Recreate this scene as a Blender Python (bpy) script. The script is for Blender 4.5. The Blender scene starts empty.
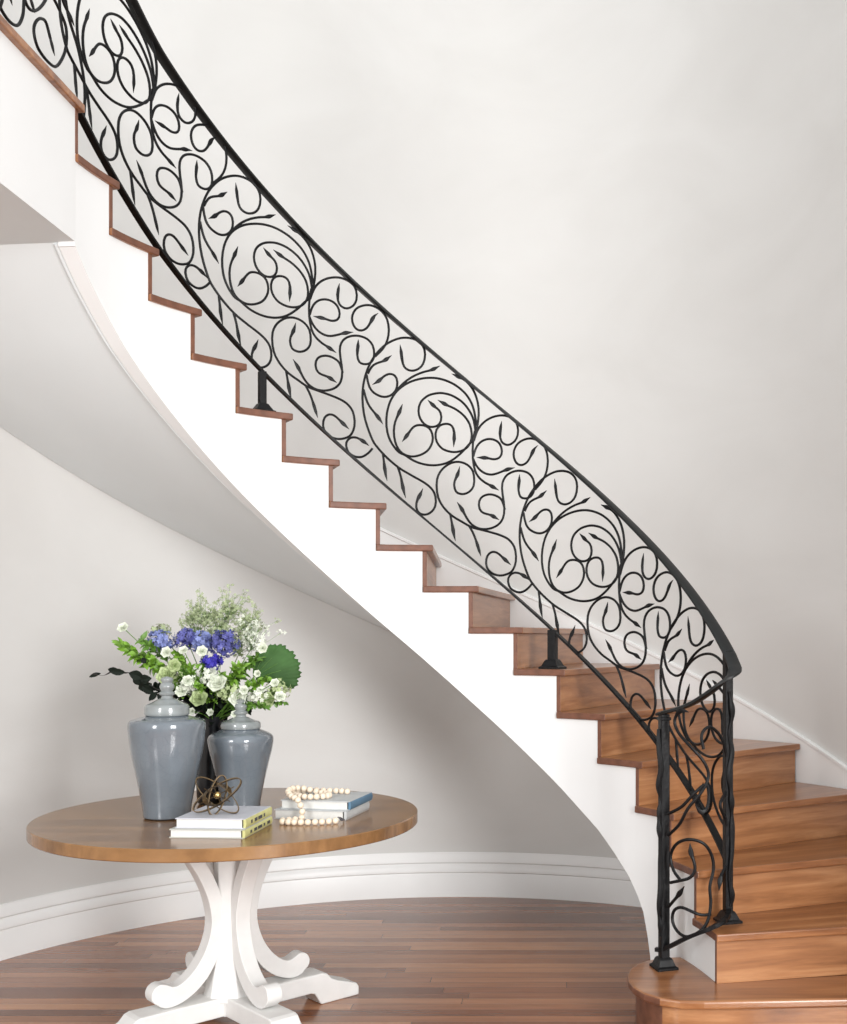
import bpy, bmesh, math, random
from math import sin, cos, pi, radians, atan2, hypot, sqrt
from mathutils import Vector, Matrix, noise as mnoise

random.seed(7)
COL = bpy.context.scene.collection

# ------------------------------------------------------------------ layout (metres)
EYE = 1.399                       # camera height; camera stands at x=0, y=0 looking along +y
SC = Vector((-0.497, 3.638))      # plan centre of the stair
RI = 1.136                        # inner stringer radius
RR = 1.20                         # railing radius
WC = Vector((-0.473, 3.745))      # plan centre of the curved wall
RW = 2.148                        # wall radius
H = 0.18                          # riser height
TH0, DTH = 0.902, 0.178           # angle of riser n : TH0 + DTH*(n-5)
LAND = 18 * H

def ang(n): return TH0 + DTH * (n - 5)

def r_in(n):
    """inner radius of the stair; it tightens a little over the lowest steps"""
    t = max(0, min(1, (3.8 - n) / 2.6)); return RI - .030 * t * t * (3 - 2 * t)

def polar(r, a): return Vector((SC.x + r * cos(a), SC.y + r * sin(a)))

def wall_r(a, R):
    """distance from stair centre along direction a to the wall circle of radius R"""
    d = Vector((cos(a), sin(a))); o = SC - WC
    b = o.dot(d); c = o.dot(o) - R * R
    return -b + sqrt(b * b - c)

# ------------------------------------------------------------------ materials
def new_mat(name):
    m = bpy.data.materials.new(name); m.use_nodes = True
    nt = m.node_tree; b = nt.nodes['Principled BSDF']
    return m, nt, b

def ramp(nt, fac, stops):
    r = nt.nodes.new('ShaderNodeValToRGB')
    while len(r.color_ramp.elements) < len(stops): r.color_ramp.elements.new(0.5)
    for e, (p, c) in zip(r.color_ramp.elements, stops):
        e.position = p; e.color = (*c, 1)
    nt.links.new(fac, r.inputs['Fac']); return r.outputs['Color']

def noise(nt, vec, scale, detail=3, rough=.5, dist=0):
    n = nt.nodes.new('ShaderNodeTexNoise')
    n.inputs['Scale'].default_value = scale; n.inputs['Detail'].default_value = detail
    n.inputs['Roughness'].default_value = rough; n.inputs['Distortion'].default_value = dist
    if vec is not None: nt.links.new(vec, n.inputs['Vector'])
    return n.outputs['Fac']

def mapping(nt, scale=(1, 1, 1), coord='Object', rot=(0, 0, 0)):
    t = nt.nodes.new('ShaderNodeTexCoord'); m = nt.nodes.new('ShaderNodeMapping')
    m.inputs['Scale'].default_value = scale; m.inputs['Rotation'].default_value = rot
    nt.links.new(t.outputs[coord], m.inputs['Vector']); return m.outputs['Vector']

def mix(nt, a, b, fac, mode='MIX'):
    m = nt.nodes.new('ShaderNodeMix'); m.data_type = 'RGBA'; m.blend_type = mode
    for key, v in (('A', a), ('B', b), ('Factor', fac)):
        s = [i for i in m.inputs if i.name == key and (i.type == 'RGBA' if key != 'Factor' else i.type == 'VALUE')][0]
        if isinstance(v, (int, float)): s.default_value = v
        elif isinstance(v, tuple): s.default_value = (*v, 1)
        else: nt.links.new(v, s)
    return [o for o in m.outputs if o.type == 'RGBA'][0]

def bump(nt, b, fac, strength, dist=.01):
    n = nt.nodes.new('ShaderNodeBump'); n.inputs['Strength'].default_value = strength
    n.inputs['Distance'].default_value = dist
    nt.links.new(fac, n.inputs['Height']); nt.links.new(n.outputs['Normal'], b.inputs['Normal'])

def simple(name, col, rough=.5, var=.08, scale=12, metal=0, bumpy=0, coat=0, spec=.5):
    m, nt, b = new_mat(name)
    v = mapping(nt)
    n = noise(nt, v, scale)
    lo = tuple(max(0, c * (1 - var)) for c in col); hi = tuple(min(1, c * (1 + var)) for c in col)
    nt.links.new(ramp(nt, n, [(.3, lo), (.7, hi)]), b.inputs['Base Color'])
    b.inputs['Roughness'].default_value = rough; b.inputs['Metallic'].default_value = metal
    b.inputs['Coat Weight'].default_value = coat
    b.inputs['Specular IOR Level'].default_value = spec
    if bumpy: bump(nt, b, n, bumpy)
    return m

def plaster(name, c1, c2, rough=.75):
    m, nt, b = new_mat(name)
    v = mapping(nt, (1, 1, 1.6))
    n1 = noise(nt, v, 1.1, 6, .55, .6); n2 = noise(nt, v, 55, 4, .6)
    nt.links.new(ramp(nt, n1, [(.3, c1), (.7, c2)]), b.inputs['Base Color'])
    b.inputs['Roughness'].default_value = rough
    bump(nt, b, n2, .06, .004)
    return m

def wood(name, dark, mid, light, rough=.35, grain=(1.2, 16, 16), randomise=True, coat=.25, rot=(0, 0, 0)):
    m, nt, b = new_mat(name)
    v = mapping(nt, grain, rot=rot)
    if randomise:
        oi = nt.nodes.new('ShaderNodeObjectInfo'); mul = nt.nodes.new('ShaderNodeVectorMath'); mul.operation = 'SCALE'
        comb = nt.nodes.new('ShaderNodeCombineXYZ')
        for k in range(3): nt.links.new(oi.outputs['Random'], comb.inputs[k])
        nt.links.new(comb.outputs[0], mul.inputs[0]); mul.inputs['Scale'].default_value = 37
        add = nt.nodes.new('ShaderNodeVectorMath'); add.operation = 'ADD'
        nt.links.new(v, add.inputs[0]); nt.links.new(mul.outputs[0], add.inputs[1]); v = add.outputs[0]
    n1 = noise(nt, v, 1.0, 5, .6, .8); n2 = noise(nt, v, 5, 3, .6)
    c = ramp(nt, n1, [(.25, dark), (.5, mid), (.78, light)])
    c2 = mix(nt, c, ramp(nt, n2, [(.35, (.72, .68, .64)), (.65, (1, 1, 1))]), .55, 'MULTIPLY')
    if randomise:
        c2 = mix(nt, c2, ramp(nt, oi.outputs['Random'], [(0, (.86, .82, .80)), (1, (1, 1, 1))]), .8, 'MULTIPLY')
    nt.links.new(c2, b.inputs['Base Color'])
    b.inputs['Roughness'].default_value = rough; b.inputs['Coat Weight'].default_value = coat
    b.inputs['Coat Roughness'].default_value = .12
    bump(nt, b, n2, .05, .003)
    return m

def floor_mat():
    m, nt, b = new_mat('hardwood_floor_boards')
    t = nt.nodes.new('ShaderNodeTexCoord')
    bk = nt.nodes.new('ShaderNodeTexBrick')
    sep = nt.nodes.new('ShaderNodeSeparateXYZ'); nt.links.new(t.outputs['Object'], sep.inputs[0])
    dv = nt.nodes.new('ShaderNodeMath'); dv.operation = 'DIVIDE'; dv.inputs[1].default_value = .065; nt.links.new(sep.outputs['Y'], dv.inputs[0])
    fl = nt.nodes.new('ShaderNodeMath'); fl.operation = 'FLOOR'; nt.links.new(dv.outputs[0], fl.inputs[0])
    wn = nt.nodes.new('ShaderNodeTexWhiteNoise'); wn.noise_dimensions = '1D'; nt.links.new(fl.outputs[0], wn.inputs['W'])
    ma = nt.nodes.new('ShaderNodeMath'); ma.operation = 'MULTIPLY_ADD'; ma.inputs[1].default_value = 7.3
    nt.links.new(wn.outputs['Value'], ma.inputs[0]); nt.links.new(sep.outputs['X'], ma.inputs[2])
    cb = nt.nodes.new('ShaderNodeCombineXYZ'); nt.links.new(ma.outputs[0], cb.inputs['X']); nt.links.new(sep.outputs['Y'], cb.inputs['Y'])
    bk.offset = 0; bk.offset_frequency = 2; bk.squash = 1
    bk.inputs['Color1'].default_value = (0, 0, 0, 1); bk.inputs['Color2'].default_value = (1, 1, 1, 1)
    bk.inputs['Mortar'].default_value = (0, 0, 0, 1)
    bk.inputs['Scale'].default_value = 1; bk.inputs['Mortar Size'].default_value = .0012
    bk.inputs['Bias'].default_value = 0
    bk.inputs['Brick Width'].default_value = 2.6; bk.inputs['Row Height'].default_value = .065
    nt.links.new(cb.outputs[0], bk.inputs['Vector'])
    base = ramp(nt, bk.outputs['Color'], [(0, (.15, .052, .024)), (.35, (.25, .095, .045)), (.7, (.34, .142, .068)), (1, (.50, .24, .12))])
    v = mapping(nt, (1.1, 14, 1))
    n = noise(nt, v, 2.5, 5, .6, .4)
    c = mix(nt, base, ramp(nt, n, [(.3, (.62, .58, .55)), (.7, (1.0, 1.0, 1.0))]), .7, 'MULTIPLY')
    c = mix(nt, c, (.03, .012, .006), bk.outputs['Fac'])
    nt.links.new(c, b.inputs['Base Color'])
    b.inputs['Roughness'].default_value = .27
    b.inputs['Coat Weight'].default_value = .3; b.inputs['Coat Roughness'].default_value = .12
    return m

def glaze():
    m, nt, b = new_mat('grey_blue_crackle_glaze')
    v = mapping(nt)
    vo = nt.nodes.new('ShaderNodeTexVoronoi'); vo.feature = 'DISTANCE_TO_EDGE'
    vo.inputs['Scale'].default_value = 34; nt.links.new(v, vo.inputs['Vector'])
    n = noise(nt, v, 6, 3)
    base = ramp(nt, n, [(.3, (.110, .128, .148)), (.7, (.16, .183, .206))])
    cr = ramp(nt, vo.outputs['Distance'], [(0, (.82, .84, .86)), (.03, (1, 1, 1))])
    nt.links.new(mix(nt, base, cr, .7, 'MULTIPLY'), b.inputs['Base Color'])
    b.inputs['Roughness'].default_value = .14; b.inputs['Coat Weight'].default_value = .6
    b.inputs['Coat Roughness'].default_value = .04
    return m

M = {}
M['wall'] = plaster('polished_plaster_wall', (.615, .607, .587), (.665, .66, .642))
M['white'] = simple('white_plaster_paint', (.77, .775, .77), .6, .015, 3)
M['soffit'] = simple('cool_tinted_soffit_paint', (.70, .735, .74), .7, .015, 3)  # cool tint put into the colour to offset warm bounce off the floor
M['trim'] = simple('white_trim_paint', (.82, .82, .81), .38, .015, 4)
M['tread'] = wood('brown_hardwood_tread', (.15, .052, .019), (.31, .125, .045), (.52, .255, .11), .3)
M['shaded_end'] = simple('shade_darkened_board_end', (.15, .060, .034), .5, .25, 30)  # shade on the inner board ends, painted in as darker wood
M['riser'] = wood('brown_hardwood_riser', (.18, .068, .025), (.37, .16, .062), (.56, .29, .135), .4)
M['floor'] = floor_mat()
M['iron'] = simple('black_wrought_iron', (.004, .004, .0045), .45, .3, 60, 0, .15, 0, .25)
M['iron_rail'] = simple('dark_iron_handrail', (.006, .0065, .0065), .45, .2, 30, 0, 0, 0, .35)
M['tabletop'] = wood('oiled_oak_tabletop', (.12, .055, .018), (.25, .125, .045), (.36, .20, .08), .27, (1.3, 11, 3), False, .2)
M['table_white'] = simple('painted_white_table_base', (.72, .71, .69), .5, .03, 20, 0, .03)
M['glaze'] = glaze()
M['lid_glaze'] = simple('pale_grey_lid_glaze', (.24, .26, .26), .2, .12, 25, 0, 0, .5)
M['brass'] = simple('aged_brass', (.10, .065, .03), .4, .3, 40, .7)
M['brass_bead'] = simple('bright_brass', (.65, .45, .18), .25, .1, 40, .9)
M['pages'] = simple('book_page_edges', (.62, .61, .58), .8, .04, 90)
M['lilac'] = simple('pale_lilac_book_cover', (.50, .50, .54), .45, .04, 20)
M['yellow'] = simple('yellow_green_book_spine', (.50, .48, .20), .5, .12, 30)
M['cream_cover'] = simple('cream_book_cover', (.42, .42, .38), .5, .05, 20)
M['blue_cover'] = simple('slate_blue_book_cover', (.07, .15, .23), .45, .15, 20)
M['grey_cover'] = simple('pale_grey_book_cover', (.45, .46, .46), .5, .08, 20)
M['ink'] = simple('dark_ink', (.04, .04, .05), .6)
M['bead'] = simple('cream_wooden_bead', (.72, .60, .47), .55, .12, 30)
M['string'] = simple('dark_string_tassel', (.06, .055, .06), .8)
M['blossom_white'] = simple('white_petal', (.70, .73, .62), .6, .12, 60)
M['blossom_green'] = simple('pale_green_petal', (.42, .50, .25), .6, .2, 60)
M['blue_light'] = simple('pale_blue_petal', (.20, .24, .50), .6, .3, 60)
M['blue_mid'] = simple('violet_blue_petal', (.085, .09, .30), .6, .35, 60)
M['blue_deep'] = simple('deep_ultramarine_petal', (.03, .02, .34), .55, .4, 60)
M['leaf_bright'] = simple('bright_green_leaf', (.17, .33, .035), .45, .35, 40)
M['leaf_mid'] = simple('mid_green_leaf', (.10, .21, .03), .45, .35, 40)
M['leaf_dark'] = simple('dark_green_leaf', (.007, .011, .007), .75, .4, 40, 0, 0, 0, .2)
M['leaf_fan'] = simple('deep_green_fan_leaf', (.04, .098, .026), .7, .35, 9, 0, 0, 0, .25)
M['haze_green'] = simple('silvery_green_blossom', (.36, .42, .24), .7, .25, 80)
M['twig'] = simple('dark_twisted_bark', (.022, .018, .016), .7, .5, 50, 0, .3)
M['dark_vessel'] = simple('black_glazed_vessel', (.01, .01, .012), .3, .2, 20)

# ------------------------------------------------------------------ helpers
def link(name, bm, mat, parent=None, smooth=True, bevel=0, seg=2, loc=None):
    """turn a bmesh with WORLD coordinates into one object (origin at loc)"""
    if loc is not None: bmesh.ops.translate(bm, verts=bm.verts, vec=-Vector(loc))
    bmesh.ops.recalc_face_normals(bm, faces=bm.faces)
    me = bpy.data.meshes.new(name); bm.to_mesh(me); bm.free()
    me.materials.append(mat)
    for p in me.polygons: p.use_smooth = smooth
    o = bpy.data.objects.new(name, me); COL.objects.link(o)
    if loc is not None: o.location = loc
    if parent:
        o.parent = parent
        if loc is not None or parent.location.length > 0 or any(parent.rotation_euler):
            o.matrix_parent_inverse = PINV.get(parent.name, Matrix())
    if bevel:
        b = o.modifiers.new('bevel', 'BEVEL'); b.width = bevel; b.segments = seg; b.limit_method = 'ANGLE'; b.angle_limit = radians(35)
    if smooth:
        try:
            me.set_sharp_from_angle(angle=radians(38))
        except Exception: pass
    return o

PINV = {}
def empty(name, loc, label, cat, group=None):
    o = bpy.data.objects.new(name, None); COL.objects.link(o)
    o.location = loc; o.empty_display_size = .1
    PINV[o.name] = Matrix.Translation(Vector(loc)).inverted()
    tag(o, label, cat, group); return o

def tag(o, label, cat, group=None):
    o['label'] = label; o['category'] = cat
    if group: o['group'] = group
    return o

def struct(o): o['kind'] = 'structure'; return o

def prism(bm, pts, z0, z1):
    """vertical prism from a plan polygon"""
    lo = [bm.verts.new((p[0], p[1], z0)) for p in pts]; hi = [bm.verts.new((p[0], p[1], z1)) for p in pts]
    n = len(pts)
    bm.faces.new(lo[::-1]); bm.faces.new(hi)
    for i in range(n): bm.faces.new((lo[i], lo[(i + 1) % n], hi[(i + 1) % n], hi[i]))

def loft(bm, rings, closed=True, caps=True):
    R = [[bm.verts.new(p) for p in r] for r in rings]
    n = len(R[0])
    for a, b in zip(R, R[1:]):
        for i in range(n if closed else n - 1):
            j = (i + 1) % n
            bm.faces.new((a[i], a[j], b[j], b[i]))
    if caps:
        bm.faces.new(R[0][::-1]); bm.faces.new(R[-1])
    return R

def sweep(bm, path, section, up=None, normals=None, scales=None):
    """sweep a section [(across, outward)] along path; outward axis follows normals or up"""
    P = [Vector(p) for p in path]; rings = []
    for i, p in enumerate(P):
        t = (P[min(i + 1, len(P) - 1)] - P[max(i - 1, 0)]).normalized()
        nrm = Vector(normals[i]) if normals else Vector(up)
        b = t.cross(nrm)
        if b.length < 1e-6: b = t.orthogonal()
        b.normalize(); nn = b.cross(t).normalized()
        s = scales[i] if scales else (1, 1)
        rings.append([p + b * (a * s[0]) + nn * (c * s[1]) for a, c in section])
    loft(bm, rings)

def circ(n, r=1): return [(r * cos(2 * pi * k / n), r * sin(2 * pi * k / n)) for k in range(n)]

def tube(bm, path, r, n=8, up=(0, 0, 1), radii=None):
    P = [Vector(p) for p in path]
    t0 = (P[1] - P[0]).normalized(); u = t0.orthogonal().normalized(); rings = []
    for i, p in enumerate(P):
        t = (P[min(i + 1, len(P) - 1)] - P[max(i - 1, 0)]).normalized()
        u = (u - t * u.dot(t)).normalized(); v = t.cross(u)
        rr = radii[i] if radii else r
        rings.append([p + u * (rr * cos(2 * pi * k / n)) + v * (rr * sin(2 * pi * k / n)) for k in range(n)])
    loft(bm, rings)

def lathe(bm, prof, c, n=48):
    rings = [[(c[0] + r * cos(2 * pi * k / n), c[1] + r * sin(2 * pi * k / n), c[2] + z) for k in range(n)] for r, z in prof]
    loft(bm, rings)

def box(bm, c, s, rz=0, rot=None):
    m = Matrix.Translation(Vector(c)) @ (rot if rot else Matrix.Rotation(rz, 4, 'Z')) @ Matrix.Diagonal((*s, 1))
    bmesh.ops.create_cube(bm, size=1, matrix=m)

def catmull(pts, step):
    """smooth curve through points (any dimension), resampled about every step"""
    P = [Vector(p) for p in pts]
    if len(P) < 3:
        n = max(2, int((P[1] - P[0]).length / step)); return [P[0].lerp(P[1], k / n) for k in range(n + 1)]
    Q = [P[0] * 2 - P[1]] + P + [P[-1] * 2 - P[-2]]; out = []
    for i in range(1, len(Q) - 2):
        p0, p1, p2, p3 = Q[i - 1:i + 3]
        n = max(1, int(round((p2 - p1).length / step)))
        for k in range(n):
            t = k / n
            out.append(.5 * ((2 * p1) + (p2 - p0) * t + (2 * p0 - 5 * p1 + 4 * p2 - p3) * t * t + (3 * p1 - p0 - 3 * p2 + p3) * t ** 3))
    out.append(P[-1]); return out

def smooth_pts(P, it=1):
    for _ in range(it):
        P = [P[0]] + [(P[i - 1] + P[i] * 2 + P[i + 1]) / 4 for i in range(1, len(P) - 1)] + [P[-1]]
    return P

STROKES = [
    ('stem', 1, 1, [(0.669, 0.979), (0.639, 0.954), (0.636, 0.915), (0.585, 0.894), (0.442, 0.905), (0.272, 0.947), (0.163, 0.997), (0.135, 1.04), (0.204, 1.061), (0.34, 1.061), (0.544, 1.033), (0.747, 0.988), (0.967, 0.922), (1.153, 0.847), (1.288, 0.776), (1.389, 0.699), (1.439, 0.627), (1.436, 0.563), (1.382, 0.508), (1.271, 0.463), (1.23, 0.447), (1.013, 0.431), (0.723, 0.429), (0.447, 0.443), (0.184, 0.459), (0.032, 0.461), (-0.065, 0.447), (-0.086, 0.416), (-0.021, 0.373), (0.126, 0.326), (0.272, 0.305), (0.359, 0.312), (0.336, 0.346), (0.257, 0.389), (0.199, 0.43)]),
    ('twig', 0, 1, [(1.328, 0.725), (1.254, 0.77), (1.136, 0.809), (1.001, 0.844), (0.842, 0.899)]),
    ('curl', 0, 1, [(1.355, 0.716), (1.328, 0.678), (1.22, 0.664), (1.018, 0.682), (0.842, 0.724), (0.73, 0.775), (0.707, 0.81), (0.774, 0.823), (0.9, 0.806), (1.025, 0.768), (1.092, 0.74), (1.237, 0.694)]),
    ('twig', 0, 1, [(0.747, 0.759), (0.629, 0.81), (0.493, 0.859), (0.34, 0.906), (0.17, 0.951), (0.033, 0.983), (-0.156, 1.036)]),
    ('circle', 0, 0, [(-0.917, 0.905), (-0.872, 0.966), (-0.732, 1.003), (-0.49, 1.008), (-0.207, 0.985), (0.067, 0.943), (0.34, 0.884), (0.578, 0.818), (0.781, 0.741), (0.91, 0.663), (0.96, 0.595), (0.933, 0.538), (0.832, 0.508), (0.68, 0.497), (0.607, 0.507), (0.389, 0.517), (0.184, 0.539), (-0.021, 0.571), (-0.227, 0.614), (-0.404, 0.662), (-0.611, 0.734), (-0.775, 0.802), (-0.823, 0.815), (-0.917, 0.89)]),
    ('twig', 0, 1, [(-0.907, 0.867), (-0.952, 0.926), (-0.976, 0.966), (-0.952, 1.013), (-0.882, 1.045), (-0.76, 1.062), (-0.621, 1.062), (-0.397, 1.044)]),
    ('scroll', 1, 1, [(-0.104, 0.876), (-0.293, 0.887), (-0.483, 0.902), (-0.673, 0.903), (-0.802, 0.881), (-0.837, 0.847), (-0.753, 0.787), (-0.587, 0.735), (-0.379, 0.695), (-0.173, 0.676), (-0.053, 0.692), (-0.046, 0.721), (-0.121, 0.761), (-0.259, 0.798), (-0.397, 0.816), (-0.462, 0.802), (-0.455, 0.773), (-0.438, 0.726)]),
    ('scroll', 0, 1, [(-0.9, 0.873), (-0.865, 0.921), (-0.76, 0.947), (-0.621, 0.958), (-0.431, 0.951), (-0.259, 0.932), (-0.104, 0.906), (0.101, 0.857), (0.255, 0.799), (0.303, 0.753), (0.255, 0.724), (0.135, 0.72), (-0.001, 0.737), (-0.138, 0.773), (-0.207, 0.816), (-0.166, 0.836), (-0.036, 0.835), (0.101, 0.839)]),
    ('scroll', 1, 1, [(0.619, 0.726), (0.686, 0.675), (0.771, 0.621), (0.805, 0.573), (0.774, 0.527), (0.663, 0.506), (0.459, 0.523), (0.238, 0.571), (0.067, 0.628), (-0.022, 0.688), (-0.001, 0.713), (0.084, 0.72), (0.238, 0.703), (0.391, 0.668), (0.493, 0.62), (0.629, 0.556)]),
    ('twig', 0, 1, [(1.416, 0.639), (1.355, 0.6), (1.254, 0.583), (1.136, 0.576), (1.018, 0.561)]),
    ('twig', 0, 1, [(1.022, 0.431), (0.993, 0.404), (0.99, 0.367), (0.935, 0.327)]),
    ('twig', 0, 1, [(0.714, 0.427), (0.645, 0.399), (0.616, 0.355), (0.552, 0.321)]),
    ('twig', 0, 1, [(-0.882, 0.876), (-0.837, 0.812), (-0.831, 0.751), (-0.861, 0.709), (-0.948, 0.687), (-1.077, 0.685), (-1.212, 0.693), (-1.394, 0.703)]),
    ('curl', 0, 1, [(-0.861, 0.828), (-0.942, 0.891), (-1.077, 0.949), (-1.258, 1.002), (-1.47, 1.046), (-1.653, 1.067), (-1.791, 1.065), (-1.831, 1.038), (-1.769, 0.99), (-1.622, 0.942), (-1.494, 0.925), (-1.409, 0.929), (-1.406, 0.96), (-1.433, 0.986), (-1.455, 1.019)]),
    ('curl', 0, 1, [(-0.852, 0.758), (-0.897, 0.801), (-1.002, 0.848), (-1.167, 0.89), (-1.333, 0.912), (-1.446, 0.909), (-1.482, 0.886), (-1.415, 0.851), (-1.288, 0.821), (-1.143, 0.802), (-0.921, 0.766)]),
    ('twig', 0, 1, [(-0.846, 0.747), (-0.912, 0.728), (-1.047, 0.723), (-1.228, 0.743), (-1.409, 0.784), (-1.561, 0.823), (-1.739, 0.862)]),
    ('curl', 1, 0, [(-2.246, 1.045), (-2.162, 1.016), (-2.115, 0.99), (-2.016, 0.934), (-1.868, 0.894), (-1.745, 0.889), (-1.699, 0.916), (-1.775, 0.968), (-1.929, 1.016), (-2.115, 1.053), (-2.303, 1.067), (-2.428, 1.054), (-2.472, 1.015), (-2.435, 0.96), (-2.334, 0.903), (-2.178, 0.84)]),
    ('scroll', 1, 1, [(-0.566, 0.664), (-0.521, 0.615), (-0.427, 0.564), (-0.462, 0.536), (-0.625, 0.551), (-0.789, 0.594), (-0.888, 0.645), (-0.87, 0.686), (-0.744, 0.7), (-0.536, 0.679), (-0.329, 0.631), (-0.152, 0.565), (-0.07, 0.503), (-0.085, 0.455), (-0.196, 0.425), (-0.388, 0.416), (-0.596, 0.426), (-0.804, 0.438), (-0.983, 0.459), (-1.194, 0.485), (-1.436, 0.512), (-1.619, 0.524), (-1.75, 0.509), (-1.781, 0.474), (-1.711, 0.412), (-1.588, 0.37), (-1.406, 0.33), (-1.224, 0.311), (-1.104, 0.322), (-1.119, 0.359), (-1.224, 0.401), (-1.351, 0.422), (-1.466, 0.422), (-1.655, 0.42)]),
    ('scroll', 1, 1, [(-0.507, 0.496), (-0.619, 0.482), (-0.72, 0.459), (-0.834, 0.451), (-1.013, 0.466), (-1.224, 0.506), (-1.406, 0.558), (-1.512, 0.611), (-1.527, 0.654), (-1.472, 0.691), (-1.445, 0.73), (-1.527, 0.785), (-1.68, 0.833), (-1.864, 0.87), (-2.05, 0.889), (-2.168, 0.875), (-2.174, 0.839), (-2.087, 0.795), (-1.957, 0.764), (-1.833, 0.753), (-1.796, 0.778), (-1.843, 0.814), (-1.839, 0.85)]),
    ('curl', 0, 1, [(-1.521, 0.64), (-1.472, 0.671), (-1.345, 0.67), (-1.179, 0.648), (-1.013, 0.605), (-0.944, 0.563), (-0.983, 0.542), (-1.098, 0.549), (-1.23, 0.565), (-1.4, 0.574)]),
    ('twig', 0, 1, [(-0.367, 0.417), (-0.409, 0.388), (-0.427, 0.347), (-0.477, 0.317)]),
    ('twig', 0, 1, [(-0.759, 0.436), (-0.87, 0.414), (-0.938, 0.382), (-1.013, 0.345)]),
    ('curl', 0, 1, [(-2.127, 0.427), (-2.062, 0.397), (-1.908, 0.347), (-1.754, 0.321), (-1.61, 0.316), (-1.57, 0.338), (-1.656, 0.381), (-1.784, 0.41), (-1.923, 0.422), (-2.062, 0.425)]),
]
PANEL_STROKES = [
    ('scroll', 0, 1, [(0.107, 0.495), (0.268, 0.504), (0.412, 0.515), (0.491, 0.544), (0.466, 0.581), (0.428, 0.603), (0.412, 0.642)]),
    ('scroll', 0, 0, [(0.268, 0.504), (0.155, 0.541), (0.107, 0.593), (0.204, 0.638), (0.396, 0.656), (0.619, 0.643), (0.746, 0.599), (0.771, 0.546), (0.714, 0.486), (0.73, 0.426), (0.682, 0.358), (0.555, 0.319), (0.364, 0.298), (0.22, 0.316), (0.139, 0.352), (0.155, 0.39), (0.268, 0.406), (0.428, 0.393), (0.587, 0.38), (0.73, 0.385)]),
    ('twig', 0, 1, [(0.075, 0.405), (0.155, 0.428), (0.236, 0.451), (0.325, 0.484)]),
    ('scroll', 0, 1, [(0.075, 0.669), (0.252, 0.711), (0.38, 0.769), (0.587, 0.83), (0.698, 0.89), (0.619, 0.943), (0.428, 0.994), (0.236, 1.046), (0.171, 1.091), (0.268, 1.129), (0.396, 1.122)]),
    ('curl', 0, 1, [(0.075, 0.748), (0.284, 0.775), (0.466, 0.822), (0.651, 0.86), (0.698, 0.831), (0.682, 0.778), (0.587, 0.755), (0.491, 0.784)]),
    ('scroll', 1, 0, [(0.857, 0.472), (0.888, 0.525), (0.999, 0.578), (1.03, 0.653), (0.967, 0.727), (0.873, 0.787), (0.999, 0.847), (1.03, 0.937), (0.904, 1.026), (0.714, 1.07), (0.587, 1.04), (0.619, 0.988)]),
]

# ================================================================== ROOM SHELL
def wall_path(a0, a1, n, R=RW):
    return [WC + R * Vector((cos(a0 + (a1 - a0) * k / n), sin(a0 + (a1 - a0) * k / n))) for k in range(n + 1)]

def strip_wall(path_in, path_out, z0, z1):
    bm = bmesh.new()
    rings = [[(a.x, a.y, z0), (a.x, a.y, z1), (b.x, b.y, z1), (b.x, b.y, z0)] for a, b in zip(path_in, path_out)]
    loft(bm, rings); return bm

WH = 6.2
struct(link('wall_curved', strip_wall(wall_path(0, pi, 120), wall_path(0, pi, 120, RW + .15), 0, WH), M['wall']))
XL, XR = WC.x - RW, WC.x + RW
struct(link('wall_left', strip_wall([Vector((XL, WC.y)), Vector((XL, 2.4))], [Vector((XL - .15, WC.y)), Vector((XL - .15, 2.4))], 0, WH), M['wall'], smooth=False))
struct(link('wall_right', strip_wall([Vector((XR, WC.y)), Vector((XR, 2.3))], [Vector((XR + .15, WC.y)), Vector((XR + .15, 2.3))], 0, WH), M['wall'], smooth=False))
bm = bmesh.new(); box(bm, (-.5, 1.5, -.05), (14, 11, .1))
struct(link('floor', bm, M['floor'], smooth=False))

# skirting board with a stepped, moulded profile : (depth from wall, height)
BP = [(.0, 0), (.022, 0), (.022, .120), (.019, .128), (.024, .134), (.024, .158), (.016, .170), (.012, .178), (.019, .186), (.017, .208), (.008, .226), (.006, .237), (0, .237)]
def base_board(name, path, inward):
    bm = bmesh.new()
    rings = [[(p.x + q.x * d, p.y + q.y * d, z) for d, z in BP] for p, q in zip(path, inward)]
    loft(bm, rings); struct(link(name, bm, M['trim']))
a0 = 0.62
pth = wall_path(a0, pi, 110)
base_board('baseboard_curved', pth, [(WC - p).normalized() for p in pth])
base_board('baseboard_left', [Vector((XL, WC.y)), Vector((XL, 2.4))], [Vector((1, 0))] * 2)

# sloping skirting that follows the stair on the wall side
bm = bmesh.new(); rings = []
N = 150
for k in range(N + 1):
    n = 0.0 + 17.0 * k / N
    a = ang(n); zt = n * H + .225; zb = n * H - .02
    ro = wall_r(a, RW)
    ring = []
    for d, z in ((0, zb), (.014, zb), (.014, zt - .02), (.020, zt - .016), (.020, zt - .004), (.012, zt), (0, zt)):
        p = polar(ro - d, a); ring.append((p.x, p.y, z))
    rings.append(ring)
loft(bm, rings); struct(link('trim_1', bm, M['trim']))

# ================================================================== STAIRCASE
stair = empty('staircase', (SC.x, SC.y, 0), 'curved staircase with brown timber treads and a sweeping white plastered stringer', 'staircase')
TT = .028          # tread thickness
OV = .028          # nosing overhang

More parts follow.
